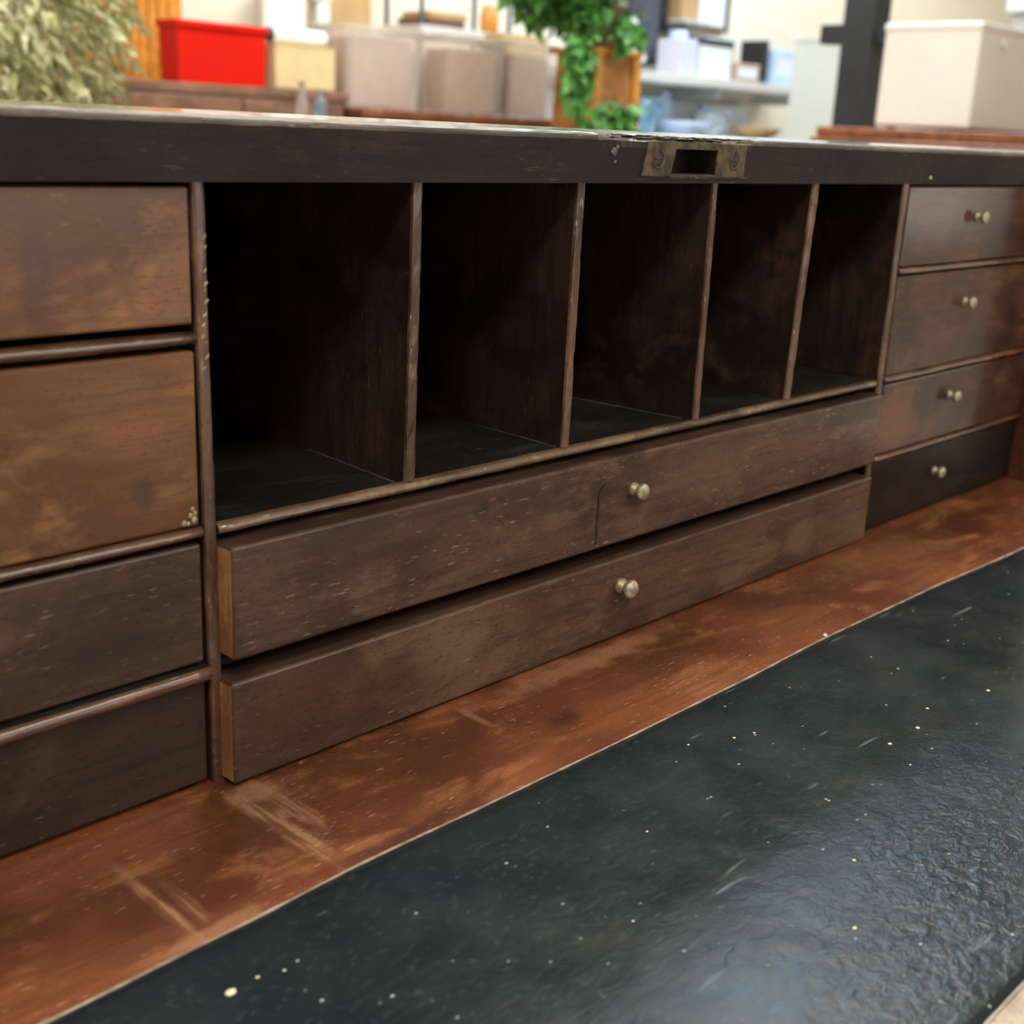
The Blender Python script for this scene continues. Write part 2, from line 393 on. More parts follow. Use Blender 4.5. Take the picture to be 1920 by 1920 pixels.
# ---- lock plate with mortise, two screws
def lock_plate():
    x0, x1, z0, z1 = .2265, .3045, .2212, .2362; hx0, hx1, hz0, hz1 = .2475, .281, .2220, .2332
    bm = bmesh.new()
    y0, y1 = -.0028, -.0019
    xs = [x0, hx0, hx1, x1]; zs = [z0, hz0, hz1, z1]
    def sk(x, z): return x+(z-.2287)*.30*(1 if x < .26 else .22)
    g = {}
    for L, y in enumerate((y0, y1)):
        for i, x in enumerate(xs):
            for j, z in enumerate(zs): g[L, i, j] = bm.verts.new((sk(x, z), y, z+.0004*noise.noise(Vector((x*200, z*300, 0)))))
    for i in range(3):
        for j in range(3):
            if (i, j) == (1, 1): continue
            bm.faces.new((g[0, i, j], g[0, i+1, j], g[0, i+1, j+1], g[0, i, j+1]))
            bm.faces.new((g[1, i, j], g[1, i, j+1], g[1, i+1, j+1], g[1, i+1, j]))
    def side(a, b): bm.faces.new((g[0, a[0], a[1]], g[1, a[0], a[1]], g[1, b[0], b[1]], g[0, b[0], b[1]]))
    loop = [(0, 0), (1, 0), (2, 0), (3, 0), (3, 1), (3, 2), (3, 3), (2, 3), (1, 3), (0, 3), (0, 2), (0, 1)]
    for a, b in zip(loop, loop[1:]+loop[:1]): side(a, b)
    hl = [(1, 1), (1, 2), (2, 2), (2, 1)]
    for a, b in zip(hl, hl[1:]+hl[:1]): side(a, b)
    pl = from_bm('lock_plate', bm, m_brass, desk, D); lab(pl, 'tarnished brass lock plate')
    for sx in (.2362, .2955):
        bm = bmesh.new()
        lathe(bm, [(.0046, -.0002), (.0046, .0009), (.0041, .0013), (.0036, .0008), (.0034, .0005), (.0008, .0006)], 28, 'Y')
        s_ = from_bm('screw', bm, m_brass, pl, (sx, -.0021, .2287), True)
        ri = bmesh.new(); lathe(ri, [(.0034, -.0001), (.0034, .0006), (.0026, .0009), (.0008, .001)], 24, 'Y')
        add_box(ri, -.0030, .0030, -.00115, -.0008, -.0004, .0004)
        from_bm('screw_head', ri, m_iron, pl, (sx, -.0021, .2287), True)
lock_plate()
# torn splinters along the lower lip of the plate
bm = bmesh.new()
for i in range(26):
    x = .245+.057*i/25; L = .003+.004*random.random()
    z = .2205+.0006*random.random(); y = -.0022
    vs = [bm.verts.new(v) for v in ((x, y, z-.0004), (x+L, y-.0004, z-.0002), (x+L*.9, y-.0007, z+.0006), (x+L*.1, y-.0005, z+.0005), (x+L*.4, y+.0006, z))]
    for f in ((0, 1, 2, 3), (0, 4, 1), (1, 4, 2), (2, 4, 3), (3, 4, 0)): bm.faces.new([vs[q] for q in f])
o = from_bm('splintered_lip', bm, m_splinter, desk, D); o['kind'] = 'stuff'

for (x, z, r, m_) in ((.5030, .2218, .0011, m_speck), (.2075, .2331, .0010, m_splinter), (.2056, .2311, .0016, m_splinter), (.2064, .2269, .0009, m_splinter)):
    bm = bmesh.new(); res = bmesh.ops.create_icosphere(bm, subdivisions=2, radius=r)
    for v in res['verts']: v.co = jit(v.co, r*.6, 800); v.co.y *= .35; v.co.x *= 1.3
    from_bm('nick', bm, m_, desk, (x, -.0021, ZD+z))
# ---- uprights between pigeonholes and drawer columns
def upright(name, top, bot, th, z0, z1, yf=0.0, mat=(None,)):
    n_ = 26; r = th*.5; V = []; F = []; FM = []
    prof = [(-.5, YB-.008), (-.5, .0016), (-.42, .0004), (-.22, 0), (.22, 0), (.42, .0004), (.5, .0016), (.5, YB-.008)]
    m_ = len(prof)
    for i in range(n_+1):
        t = i/n_; z = z0+(z1-z0)*t; cx = bot+(top-bot)*t
        for j, (a, y) in enumerate(prof):
            jx = noise.noise(Vector((top*50, z*55, j*.5)))*.00035 if 0 < j < m_-1 else 0
            jy = abs(noise.noise(Vector((top*31+j, z*180, 3))))*.0008 if 1 < j < m_-2 else 0
            V.append((cx+a*th+jx, yf+y+jy, z))
    for i in range(n_):
        for j in range(m_):
            k_ = (j+1) % m_
            F.append((i*m_+j, i*m_+k_, (i+1)*m_+k_, (i+1)*m_+j)); FM.append(1 if 1 <= j <= 5 else 0)
    F.append(tuple(range(m_-1, -1, -1))); FM.append(0); F.append(tuple(range(n_*m_, n_*m_+m_))); FM.append(0)
    return obj(name, V, F, [m_inner, m_edge], desk, D, fmats=FM)
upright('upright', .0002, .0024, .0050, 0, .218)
bm = bmesh.new(); rn = random.Random(5)
for i in range(13):
    z = .200-.0035*i+rn.uniform(-.001, .001); x = .0022-.0022*(i/13)*rn.random()-.0006*rn.random(); r = rn.uniform(.0004, .0008)
    res = bmesh.ops.create_icosphere(bm, subdivisions=1, radius=r)
    for v in res['verts']:
        q = v.co.copy(); v.co = Vector((q.x*1.5+x, q.y*.5+.0003, q.z*1.1+q.x*1.0+z))
lab(from_bm('edge_nicks', bm, m_nick, desk, D), 'pale nicks down the edge of the left upright')
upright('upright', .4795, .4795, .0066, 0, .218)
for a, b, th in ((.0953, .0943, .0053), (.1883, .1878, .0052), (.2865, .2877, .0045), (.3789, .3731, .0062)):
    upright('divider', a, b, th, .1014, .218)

# ---- shelf below the pigeonholes and the rails between small drawers (half-round front)
def rail(name, x0, x1, zc, th, yf, mat_b, depth=None, flatness=.5, top_mat=None):
    depth = YB-.008 if depth is None else depth
    r = th/2; prof = [(depth, zc-r), (yf+r*flatness*1.6, zc-r)]
    for i in range(1, 8):
        a = -math.pi/2+math.pi*i/8
        prof.append((yf+r*flatness*1.6*(1-math.cos(a)), zc+r*math.sin(a)))
    prof += [(yf+r*flatness*1.6, zc+r), (depth, zc+r)]
    n_ = max(8, int((x1-x0)/.006)); m_ = len(prof); V = []; F = []; FM = []
    for i in range(n_+1):
        x = x0+(x1-x0)*i/n_
        for j, (y, z) in enumerate(prof):
            q = (0 < j < m_-1)
            V.append((x, y+(noise.noise(Vector((x*70, j*.35, zc*90)))*.0003 if q else 0), z+(noise.noise(Vector((x*45, j*.2, zc*70+4)))*.00022 if q else 0)))
    for i in range(n_):
        for j in range(m_):
            k_ = (j+1) % m_
            F.append((i*m_+j, (i+1)*m_+j, (i+1)*m_+k_, i*m_+k_)); FM.append(1 if 0 < j < m_-2 else 0)
    F.append(tuple(range(m_))); FM.append(0); F.append(tuple(range((n_+1)*m_-1, n_*m_-1, -1))); FM.append(0)
    return obj(name, V, F, [m_shelf_top, mat_b], desk, D, smooth=True, fmats=FM)
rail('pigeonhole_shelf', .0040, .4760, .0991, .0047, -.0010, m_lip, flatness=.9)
rail('drawer_rail', .0040, .4760, .0463, .0040, .0035, m_dark)
for (zc, th, yf, fl) in ((.1672, .0046, -.0004, 1.0), (.0993, .0046, -.0010, 1.0), (.0468, .0050, -.0042, .5)):
    rail('drawer_rail', XL, -.0020, zc, th, yf, m_bead, flatness=fl)
for (zc, th, yf, fl) in ((.1665, .0040, -.0008, .9), (.0998, .0046, -.0010, .9), (.0486, .0040, -.0010, .9)):
    rail('drawer_rail', .4830, XR, zc, th, yf, m_bead, flatness=fl)

for (x0_, y0_, x1_, y1_) in ((.0876, .003, .0966, .131), (.1845, .004, .1870, .11), (.2815, .006, .272, .075)):
    V = []; d_ = Vector((x1_-x0_, y1_-y0_, 0)).normalized(); n_ = Vector((-d_.y, d_.x, 0))*.00045
    for z in (.1012, .1018):
        for (x, y) in ((x0_, y0_), (x1_, y1_)): V += [(x-n_.x, y-n_.y, z), (x+n_.x, y+n_.y, z)]
    o = obj('scribe_line', V, [(0, 1, 3, 2), (4, 6, 7, 5), (0, 4, 5, 1), (2, 3, 7, 6), (0, 2, 6, 4), (1, 5, 7, 3)], m_nose, desk, D)
# ---- drawers
KN = [(.0034, -.0005), (.0037, .0004), (.0036, .0014), (.0028, .0022), (.0019, .0028), (.0019, .0036), (.0028, .0043), (.0040, .0052), (.0044, .0062), (.0043, .0072),
      (.0036, .0080), (.0022, .0084), (.0006, .0085)]
def knob(parent, x, y, z, s=1.0):
    s *= .92
    turned('knob', [(r*s, h*s) for r, h in KN], m_knob, parent, (x, y, z), 'Y', 28)
def drawer(x0, x1, z0, z1, yf, mat, kx, kz, label, ks=1.0, raw=False, bev=.0011, th=.016):
    bm = bmesh.new(); add_box(bm, x0, x1, yf, yf+th, z0, z1, bev, 3)
    bm.normal_update()
    if raw:
        for f in bm.faces:
            if f.normal.x < -.8 and f.calc_area() > 1e-5: f.material_index = 1
    add_box(bm, x0+.003, x1-.003, yf+th-.0005, YB-.02, z0+.0015, z1-.005)
    o = from_bm('drawer', bm, [mat, m_raw], desk, D); lab(o, label)
    knob(o, kx, yf, kz, ks)
    return o
LX0, LX1 = XL+.0015, -.0030
dl1 = drawer(LX0, LX1, .1720, .2166, .0006, m_drawer, -.118, .196, 'top small drawer of the left column, lit brown')
dl2 = drawer(LX0, LX1, .1022, .1633, .0000, m_drawer, -.118, .141, 'second small drawer of the left column with a chipped corner')
dl3 = drawer(LX0, LX1+.0004, .0503, .0953, .0004, m_drawer3, -.118, .078, 'third small drawer of the left column')
dl4 = drawer(LX0, LX1+.0010, .0022, .0434, .0012, m_drawer4, -.118, .026, 'bottom small drawer of the left column')
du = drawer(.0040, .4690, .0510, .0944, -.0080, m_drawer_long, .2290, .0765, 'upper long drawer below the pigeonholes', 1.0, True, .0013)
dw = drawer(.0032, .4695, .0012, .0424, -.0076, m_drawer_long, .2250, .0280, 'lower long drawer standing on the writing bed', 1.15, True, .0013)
RX0, RX1 = .4845, XR-.0015
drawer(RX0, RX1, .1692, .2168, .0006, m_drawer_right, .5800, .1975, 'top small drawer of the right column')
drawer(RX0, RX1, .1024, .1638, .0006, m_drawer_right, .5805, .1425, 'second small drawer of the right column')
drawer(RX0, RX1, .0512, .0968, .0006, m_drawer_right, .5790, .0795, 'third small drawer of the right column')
drawer(RX0, RX1, .0015, .0460, .0012, m_drawer_r4, .5740, .0270, 'bottom small drawer of the right column, darkened with painted shade')
# chipped corner of the second left drawer: pale exposed crumbs of wood
bm = bmesh.new()
for (cx, cz, r) in ((-.0068, .1064, .0010), (-.0060, .1086, .0009), (-.0092, .1040, .0011), (-.0078, .1036, .0008), (-.0052, .1046, .0012), (-.0050, .1070, .0009)):
    res = bmesh.ops.create_icosphere(bm, subdivisions=2, radius=r)
    for v in res['verts']:
        v.co = jit(v.co, r*.5, 900); v.co.y *= .45; v.co += Vector((cx, -.0001, cz))
lab(from_bm('chipped_corner', bm, m_nick, dl2), 'pale chipped wood')
# ghost of an old handle on the upper long drawer: a shallow dark arched groove
bm = bmesh.new(); pts = []
for i in range(15):
    t = i/14
    if t < .55: pts.append((.2035, .0535+.024*t/.55))
    else:
        a = (t-.55)/.45*1.5; pts.append((.2035+.009*(1-math.cos(a)), .0775+.006*math.sin(a)))
prev = None
for (x, z) in pts:
    a = [bm.verts.new((x-.0006, -.00815, z)), bm.verts.new((x+.0006, -.00815, z+.0002)), bm.verts.new((x+.0006, -.0078, z+.0002)), bm.verts.new((x-.0006, -.0078, z))]
    if prev:
        for q in range(4): bm.faces.new((prev[q], prev[(q+1) % 4], a[(q+1) % 4], a[q]))
    else: bm.faces.new(a)
    prev = a
bm.faces.new(list(reversed(prev)))
lab(from_bm('handle_mark', bm, m_dark, du), 'dark arched mark of a lost handle')

# ---- case sides, back, bottom and writing bed
def side(x0, x1):
    box('side_panel', x0, x1, -.035, YB+.01, -.73, .2179, m_redwood_case, desk, D, bev=.001)
m_redwood_case = wood('case_mahogany', (.05, .018, .012), (.11, .042, .026), (.15, .06, .036), grain=(1, 1, .08), off=(2, 5, 1), fleck=.5)
side(XL-.02, XL); side(XR, XR+.02)
box('back_panel', XL, XR, YB-.008, YB+.006, -.70, .2179, m_inner, desk, D, bev=0)
box('writing_bed', XL, XR, -.330, YB-.0085, -.020, 0, m_bed, desk, D, bev=.002, seg=3)

LEA = [(-.150, -.0806), (-.1017, -.0804), (-.0521, -.0797), (.0118, -.0780), (.078, -.0790), (.1474, -.0793), (.221, -.0787), (.3081, -.0767), (.4036, -.0775), (.537, -.0812), (.627, -.082)]
def yback(x):
    for (xa, ya), (xb, yb) in zip(LEA, LEA[1:]):
        if xa <= x <= xb: t = (x-xa)/(xb-xa); t = t*t*(3-2*t); return ya+(yb-ya)*t
    return LEA[-1][1]
def leather():
    nx, ny = 240, 56; V = []; F = []
    for i in range(nx+1):
        x = -.150+.777*i/nx; yb = yback(x)+noise.noise(Vector((x*120, 0, 0)))*.0003
        yf = -.2580+noise.noise(Vector((x*60, 4, 0)))*.0005
        for j in range(ny+1):
            t = j/ny; y = yb+(yf-yb)*t
            e = min(t, 1-t)*ny; e = min(1, e)
            amp = .0002+.0004*max(0, min(1, (x+.02)/.12))*max(0, min(1, (-.13-y)/.08))
            z = .0002+.0006*e+amp*e*noise.noise(Vector((x*95, y*120, 0)))*.5
            V.append((x, y, max(z, .0002)))
    for i in range(nx):
        for j in range(ny):
            a = i*(ny+1)+j; F.append((a, a+1, a+ny+2, a+ny+1))
    n0 = len(V)
    ring = [i*(ny+1) for i in range(nx+1)]+[nx*(ny+1)+j for j in range(1, ny+1)]+[i*(ny+1)+ny for i in range(nx-1, -1, -1)]+[j for j in range(ny-1, 0, -1)]
    for q in ring: V.append((V[q][0], V[q][1], -.0006))
    L = len(ring)
    for q in range(L): F.append((ring[q], ring[(q+1) % L], n0+(q+1) % L, n0+q))
    o = obj('leather_inset', V, F, m_leather, desk, D, smooth=True)
    return lab(o, 'dark green-black rippled leather writing surface')
lea = leather()
# pale worn hem between leather and wood, as a thin raised cord all round
def hem(pts, name='leather_hem'):
    V = []; F = []
    for i, (x, y) in enumerate(pts):
        wv = .00042+.0004*noise.noise(Vector((x*80, y*80, 3)))
        a = pts[max(0, i-1)]; b = pts[min(len(pts)-1, i+1)]; d = Vector((b[0]-a[0], b[1]-a[1], 0)).normalized(); nn = Vector((-d.y, d.x, 0))
        for (s, z) in ((-1, -.0004), (-1, .0005), (1, .0006), (1, -.0004)): V.append((x+nn.x*s*wv, y+nn.y*s*wv, z))
    for i in range(len(pts)-1):
        for q in range(4): F.append((i*4+q, i*4+(q+1) % 4, i*4+4+(q+1) % 4, i*4+4+q))
    F.append((3, 2, 1, 0)); e = (len(pts)-1)*4; F.append((e, e+1, e+2, e+3))
    obj(name, V, F, m_hem, desk, D)
hem([(-.150+.777*i/200, yback(-.150+.777*i/200)+.0004) for i in range(201)])
hem([(-.150+.777*i/120, -.2586) for i in range(121)])
# crumbs and paint specks on the leather
for (x, y, r, e) in ((-.0617, -.1036, .0014, 1.3), (-.0525, -.1033, .0005, 1.4), (.1797, -.109, .0006, 1.2), (.2255, -.1554, .0008, 1.3), (.2485, -.1562, .0009, 1.2), (.19, -.112, .0006, 1),
                     (.16, -.1, .0005, 1.2), (.215, -.17, .0005, 1.1), (.27, -.15, .0007, 1.2), (.10, -.21, .0006, 1.6), (.135, -.19, .0006, 1.2), (-.045, -.106, .0004, 1.5),
                     (.31, -.16, .0008, 1.3), (.05, -.16, .0004, 1.2), (.3, -.12, .0005, 1.1), (.095, -.13, .0004, 1.5)):
    bm = bmesh.new(); res = bmesh.ops.create_icosphere(bm, subdivisions=2, radius=r)
    for v in res['verts']: v.co = jit(v.co, r*.25, 700); v.co.x *= e; v.co.z *= .35
    from_bm('speck', bm, m_speck, lea, (x, y, .0009), True)
bm = bmesh.new(); res = bmesh.ops.create_icosphere(bm, subdivisions=2, radius=.0011)
for v in res['verts']: v.co = jit(v.co, .0005, 900); v.co.z *= .8
lab(from_bm('lint', bm, m_lilac, desk, (.3100, -.0745, ZD+.0006)), 'tiny pale lilac fluff')
# scattered scars where the nosing lost its finish
# ---- lower case of the desk
box('plinth', XL-.02, XR+.02, -.04, YB, -.75, -.68, m_redwood_case, desk, D, bev=.003)
for i, (z0, z1) in enumerate(((-.20, -.03), (-.44, -.21), (-.675, -.45))):
    o = box('long_drawer', XL+.002, XR-.002, -.034, .2, z0, z1, m_redwood_case, desk, D, bev=.002)
    for kx in (.02, .456): knob(o, kx, -.034, (z0+z1)/2, 2.6)
for x in (XL+.03, XR-.055): box('loper', x, x+.025, -.30, -.0345, -.062, -.0205, m_redwood_case, desk, D)

# ================================================================== things behind the desk
def leaf_mesh(n_leaves, centre, radii, size, seedv, droop=.3, shell=.45, heart=False, holes=()):
    rnd = random.Random(seedv); V = []; F = []
    while len(F) < n_leaves*4:
        d = Vector((rnd.gauss(0, 1), rnd.gauss(0, 1), rnd.gauss(0, 1))).normalized()
        r = shell+(1-shell)*rnd.random()**.6
        c = Vector((d.x*radii[0], d.y*radii[1], d.z*radii[2]))*r*(.82+.25*noise.noise(d*2.3+Vector((seedv, 0, 0))))+Vector(centre)
        if any((c-Vector(h[:3])).length < h[3] for h in holes): continue
        ax = (d+Vector((rnd.uniform(-.8, .8), rnd.uniform(-.8, .8), rnd.uniform(-.8, .4)-droop))).normalized()
        sd = ax.cross(Vector((rnd.uniform(-1, 1), rnd.uniform(-1, 1), 1))).normalized(); nr = sd.cross(ax)
        L = size*rnd.uniform(.7, 1.25); W_ = L*(.42 if heart else .26)
        b = len(V)
        V += [c, c+ax*L*.35+sd*W_+nr*L*.06, c+ax*L*.38-nr*L*.05, c+ax*L*.35-sd*W_+nr*L*.06, c+ax*L-nr*L*.16]
        F += [(b, b+1, b+2), (b, b+2, b+3), (b+1, b+4, b+2), (b+2, b+4, b+3)]
    return V, F
def stems(bm, base, tips, r0, r1):
    for t in tips:
        d = Vector(t)-Vector(base); n_ = 5; prev = None
        for i in range(n_+1):
            s_ = i/n_; p_ = Vector(base)+d*s_+Vector((0, 0, d.length*.08*math.sin(math.pi*s_))); r = r0+(r1-r0)*s_
            ring = [bm.verts.new(p_+Vector((math.cos(a)*r, math.sin(a)*r, 0))) for a in [k_*math.pi/3 for k_ in range(6)]]
            if prev:
                for k_ in range(6): bm.faces.new((prev[k_], prev[(k_+1) % 6], ring[(k_+1) % 6], ring[k_]))
            else: bm.faces.new(list(reversed(ring)))
            prev = ring
        bm.faces.new(prev)
# --- pale variegated bush at the left
pl = tag(empty('potted_shrub', (.56, 1.62, 0)), 'pale variegated leafy shrub in a pot behind the desk', 'plant')
turned('pot', [(.13, 0), (.15, .05), (.18, .28), (.19, .30), (.19, .33), (.17, .33), (.16, .29), (.02, .28)], m_terra, pl)
bm = bmesh.new(); stems(bm, (0, 0, .28), [(.05, 0, .95), (-.08, .05, 1.1), (.12, .06, 1.05), (0, -.1, 1.15), (-.18, 0, 1.0)], .014, .006)
from_bm('stem', bm, m_stem, pl)
V, F = leaf_mesh(6500, (0, 0, 1.14), (.36, .34, .36), .028, 3, .5, .5, False, ((.17, -.25, 1.10, .045), (.12, -.18, 1.22, .03)))
tag(obj('foliage', V, F, m_pale_leaf, pl), kind='stuff')

# --- honey oak cabinet behind the red bin
cab = tag(empty('oak_cabinet', (1.93, 3.30, 0)), 'honey oak cabinet with slatted doors against the cream wall', 'cabinet')
box('body', -.26, .10, .02, .28, 0, 1.55, m_oak, cab, bev=.004)
box('top', -.28, .12, -.01, .28, 1.55, 1.58, m_oak, cab, bev=.004)
for i, (a, b) in enumerate(((-.255, -.085), (-.08, .095))):
    d = box('door', a, b, 0, .02, .06, 1.54, m_oak if i == 0 else m_orange, cab, bev=.003)
    for k_ in range(4): box('slat', a+.02+k_*.035, a+.044+k_*.035, -.008, 0, .12, 1.48, m_oak if i == 0 else m_orange, d, bev=.002)
# --- brown dresser
def dresser(name, x0, x1, y0, y1, top, mat, label, cat, over=.015, rows=4, cols=2):
    t = tag(empty(name, ((x0+x1)/2, (y0+y1)/2, 0)), label, cat)
    hx, hy = (x1-x0)/2, (y1-y0)/2
    box('body', -hx+over, hx-over, -hy+over, hy, .06, top-.03, mat, t, bev=.003)
    box('top', -hx, hx, -hy, hy, top-.03, top, mat, t, bev=.006, seg=3)
    for sx in (-1, 1):
        for sy in (-1, 1): box('foot', sx*(hx-.05)-.025, sx*(hx-.05)+.025, sy*(hy-.06)-.025, sy*(hy-.06)+.025, 0, .06, mat, t)
    zz = (top-.03-.08)/rows; ww = (2*hx-2*over-.02)/cols
    for r in range(rows):
        for c in range(cols):
            xa = -hx+over+.01+c*ww+.004; za = .08+r*zz+.004
            d = box('drawer', xa, xa+ww-.008, -hy+over-.014, -hy+over, za, za+zz-.008, mat, t, bev=.003)
            turned('knob', [(.008, 0), (.007, .012), (.013, .02), (.011, .028), (.003, .03)], m_brass, d, (xa+ww/2, -hy+over-.014, za+zz/2), 'Y', 14)
    return t
dresser('dresser', 1.62, 2.43, 2.97, 3.28, 1.075, m_brown, 'mid-brown dresser carrying the red bin and a cardboard box', 'dresser')
dresser('low_chest', 2.45, 3.50, 2.93, 3.22, 1.030, m_redwood, 'low red-brown chest carrying three frosted storage bins', 'chest', rows=3, cols=3)

# --- bins
def bin_(name, x0, x1, y0, y1, z0, z1, mat, label, cat, group=None, taper=.012, wall=.004, rim=.008):
    t = tag(empty(name, ((x0+x1)/2, (y0+y1)/2, z0)), label, cat, group)
    hx, hy, h = (x1-x0)/2, (y1-y0)/2, z1-z0
    def loop(z, off):
        k_ = taper*(1-z/h)
        return [(-hx+k_+off, -hy+k_+off, z), (hx-k_-off, -hy+k_+off, z), (hx-k_-off, hy-k_-off, z), (-hx+k_+off, hy-k_-off, z)]
    L = [loop(0, 0), loop(h, 0), loop(h, wall), loop(wall, wall)]
    V = [v for l in L for v in l]; F = [(3, 2, 1, 0), (12, 13, 14, 15)]
    for a in range(3):
        for q in range(4): F.append((a*4+q, a*4+(q+1) % 4, a*4+4+(q+1) % 4, a*4+4+q))
    obj('tub', V, F, mat, t)
    bm = bmesh.new()
    for a in ((-hx-rim, hx+rim, -hy-rim, -hy), (-hx-rim, hx+rim, hy, hy+rim), (-hx-rim, -hx, -hy, hy), (hx, hx+rim, -hy, hy)): add_box(bm, a[0], a[1], a[2], a[3], h-.018, h, .002)
    from_bm('rim', bm, mat, t)
    return t
bin_('red_bin', 1.822, 2.128, 3.00, 3.10, 1.076, 1.247, m_red, 'bright red plastic bin on the brown dresser', 'bin', rim=.007, taper=.004)
FR = 'frosted storage bins on the chest'
for (x0, x1, y0, y1, z1, lb, ch) in ((2.425, 2.755, 2.99, 3.16, 1.288, 'frosted plastic storage bin beside the cardboard box, leftmost of three', .225),
                             (2.845, 3.145, 2.98, 3.14, 1.288, 'frosted plastic storage bin in the middle of three', .215),
                             (3.165, 3.42, 2.98, 3.14, 1.292, 'frosted plastic storage bin beside the ivy with yellow card on top', .21)):
    bin_('storage_bin', x0, x1, y0, y1, 1.031, z1, m_frost, lb, 'bin', FR, taper=.008, wall=.003, rim=.006)
    tag(box('paper_bundle', x0+.035, x1-.035, y0+.012, y1-.03, 1.037, 1.031+ch, m_beige, bev=.006), 'pinkish paper bundle inside the '+lb.split(', left')[0].replace('frosted plastic storage bin ', 'frosted bin '), 'paper')
tag(box('card_sheet', 3.17, 3.41, 3.02, 3.12, 1.2465, 1.318, m_cardlight, bev=.002), 'yellowish card standing up in the rightmost frosted bin', 'card')
def carton(name, x0, x1, y0, y1, z0, z1, mat, label):
    t = tag(empty(name, ((x0+x1)/2, (y0+y1)/2, z0)), label, 'box'); hx, hy = (x1-x0)/2, (y1-y0)/2
    box('body', -hx, hx, -hy, hy, 0, z1-z0, mat, t, bev=.003)
    box('flap', -hx-.001, hx+.001, -hy-.002, -.002, z1-z0, z1-z0+.003, mat, t, bev=.0008); box('flap', -hx-.001, hx+.001, .002, hy+.002, z1-z0, z1-z0+.003, mat, t, bev=.0008)
    box('tape', -hx*.9, hx*.9, -.025, .025, z1-z0+.003, z1-z0+.0036, m_cardlight, t, bev=0)
    return t
carton('cardboard_box', 2.155, 2.385, 2.99, 3.20, 1.0765, 1.205, m_cardlight, 'small tan cardboard box on the dresser beside the red bin')
# white tube with black end cap and the pale grey case above it
tb = tag(empty('white_tube', (2.17, 3.06, 1.2335)), 'white plastic tube with a black end cap lying on the tan box', 'tube')
turned('tube', [(.024, .018), (.024, .22), (.022, .222), (.002, .222)], m_paper, tb, axis='X'); turned('end_cap', [(.003, 0), (.018, 0), (.022, .006), (.022, .020), (.01, .021)], m_black, tb, axis='X')
gb = tag(empty('grey_case', (2.30, 3.165, 1.209)), 'pale grey plastic case standing behind the white tube', 'case')
box('body', -.085, .085, -.03, .03, 0, .17, m_offwhite, gb, bev=.012, seg=3); box('lid', -.088, .088, -.033, .033, .17, .2, m_offwhite, gb, bev=.008, seg=3)
bm = bmesh.new(); 
for s in (-.05, .05): add_box(bm, s-.008, s+.008, -.008, .008, .198, .22, .002)
add_box(bm, -.058, .058, -.008, .008, .214, .228, .003); from_bm('handle', bm, m_paper, gb)
wp = tag(empty('folded_carton', (2.475, 3.19, 1.031)), 'tall white folded carton between the tan box and the first bin', 'carton')
box('body', -.022, .03, -.02, .03, 0, .33, m_offwhite, wp, bev=.003); box('cap', -.06, .034, -.024, .034, .33, .37, m_offwhite, wp, bev=.004)
# bottles in front of the dresser edge
def bottle(x, y, z, r, h, mat, label, capm):
    t = tag(empty('bottle', (x, y, z)), label, 'bottle')
    turned('glass', [(r*.9, 0), (r, .004), (r, h*.55), (r*.8, h*.66), (r*.36, h*.76), (r*.34, h*.9), (r*.42, h*.92)], mat, t, seg=18)
    turned('stopper', [(r*.4, h*.92), (r*.55, h*.94), (r*.5, h), (r*.1, h*1.01)], capm, t, seg=14)
shelf2 = tag(empty('side_table', (1.98, 2.60, 0)), 'small narrow table in front of the dresser holding two bottles', 'table')
box('top', -.22, .22, -.08, .08, .965, .985, m_brown, shelf2, bev=.004)
for sx in (-1, 1):
    for sy in (-1, 1): box('leg', sx*.19-.015, sx*.19+.015, sy*.055-.015, sy*.055+.015, 0, .965, m_brown, shelf2)
bottle(1.965, 2.60, .9855, .016, .10, m_glass, 'small clear glass bottle with dark stopper', m_black)
bottle(2.035, 2.61, .9855, .019, .085, m_bglass, 'small pale blue glass bottle', m_bglass)
# tall cardboard box behind first bin, white tray with books behind the second
carton('tall_carton', 2.50, 2.80, 3.32, 3.56, 0, 1.44, m_card, 'tall brown cardboard carton behind the leftmost frosted bin')
rk = tag(empty('white_rack', (3.28, 3.43, 0)), 'white wire rack shelf behind the middle frosted bin', 'rack')
for sx in (-1, 1):
    for sy in (-1, 1): turned('post', [(.009, 0), (.009, 1.62), (.004, 1.622)], m_black, rk, (sx*.23, sy*.10, 0), seg=12)
for zz in (.4, .9, 1.305): box('shelf', -.25, .25, -.12, .12, zz, zz+.035, m_white, rk, bev=.004)
tag(box('dark_book', 3.08, 3.27, 3.33, 3.5, 1.3405, 1.372, m_frame, bev=.003), 'dark brown book lying on the white rack', 'book')
tag(box('mottled_book', 3.10, 3.29, 3.34, 3.5, 1.3725, 1.395, m_card, bev=.003), 'tan book lying on the dark brown book', 'book')
tag(turned('orange_jar', [(.03, 0), (.036, .02), (.036, .07), (.028, .085), (.028, .1), (.004, .101)], m_orange, None, (3.43, 3.36, 1.3405)), 'small orange jar on the white rack', 'jar')

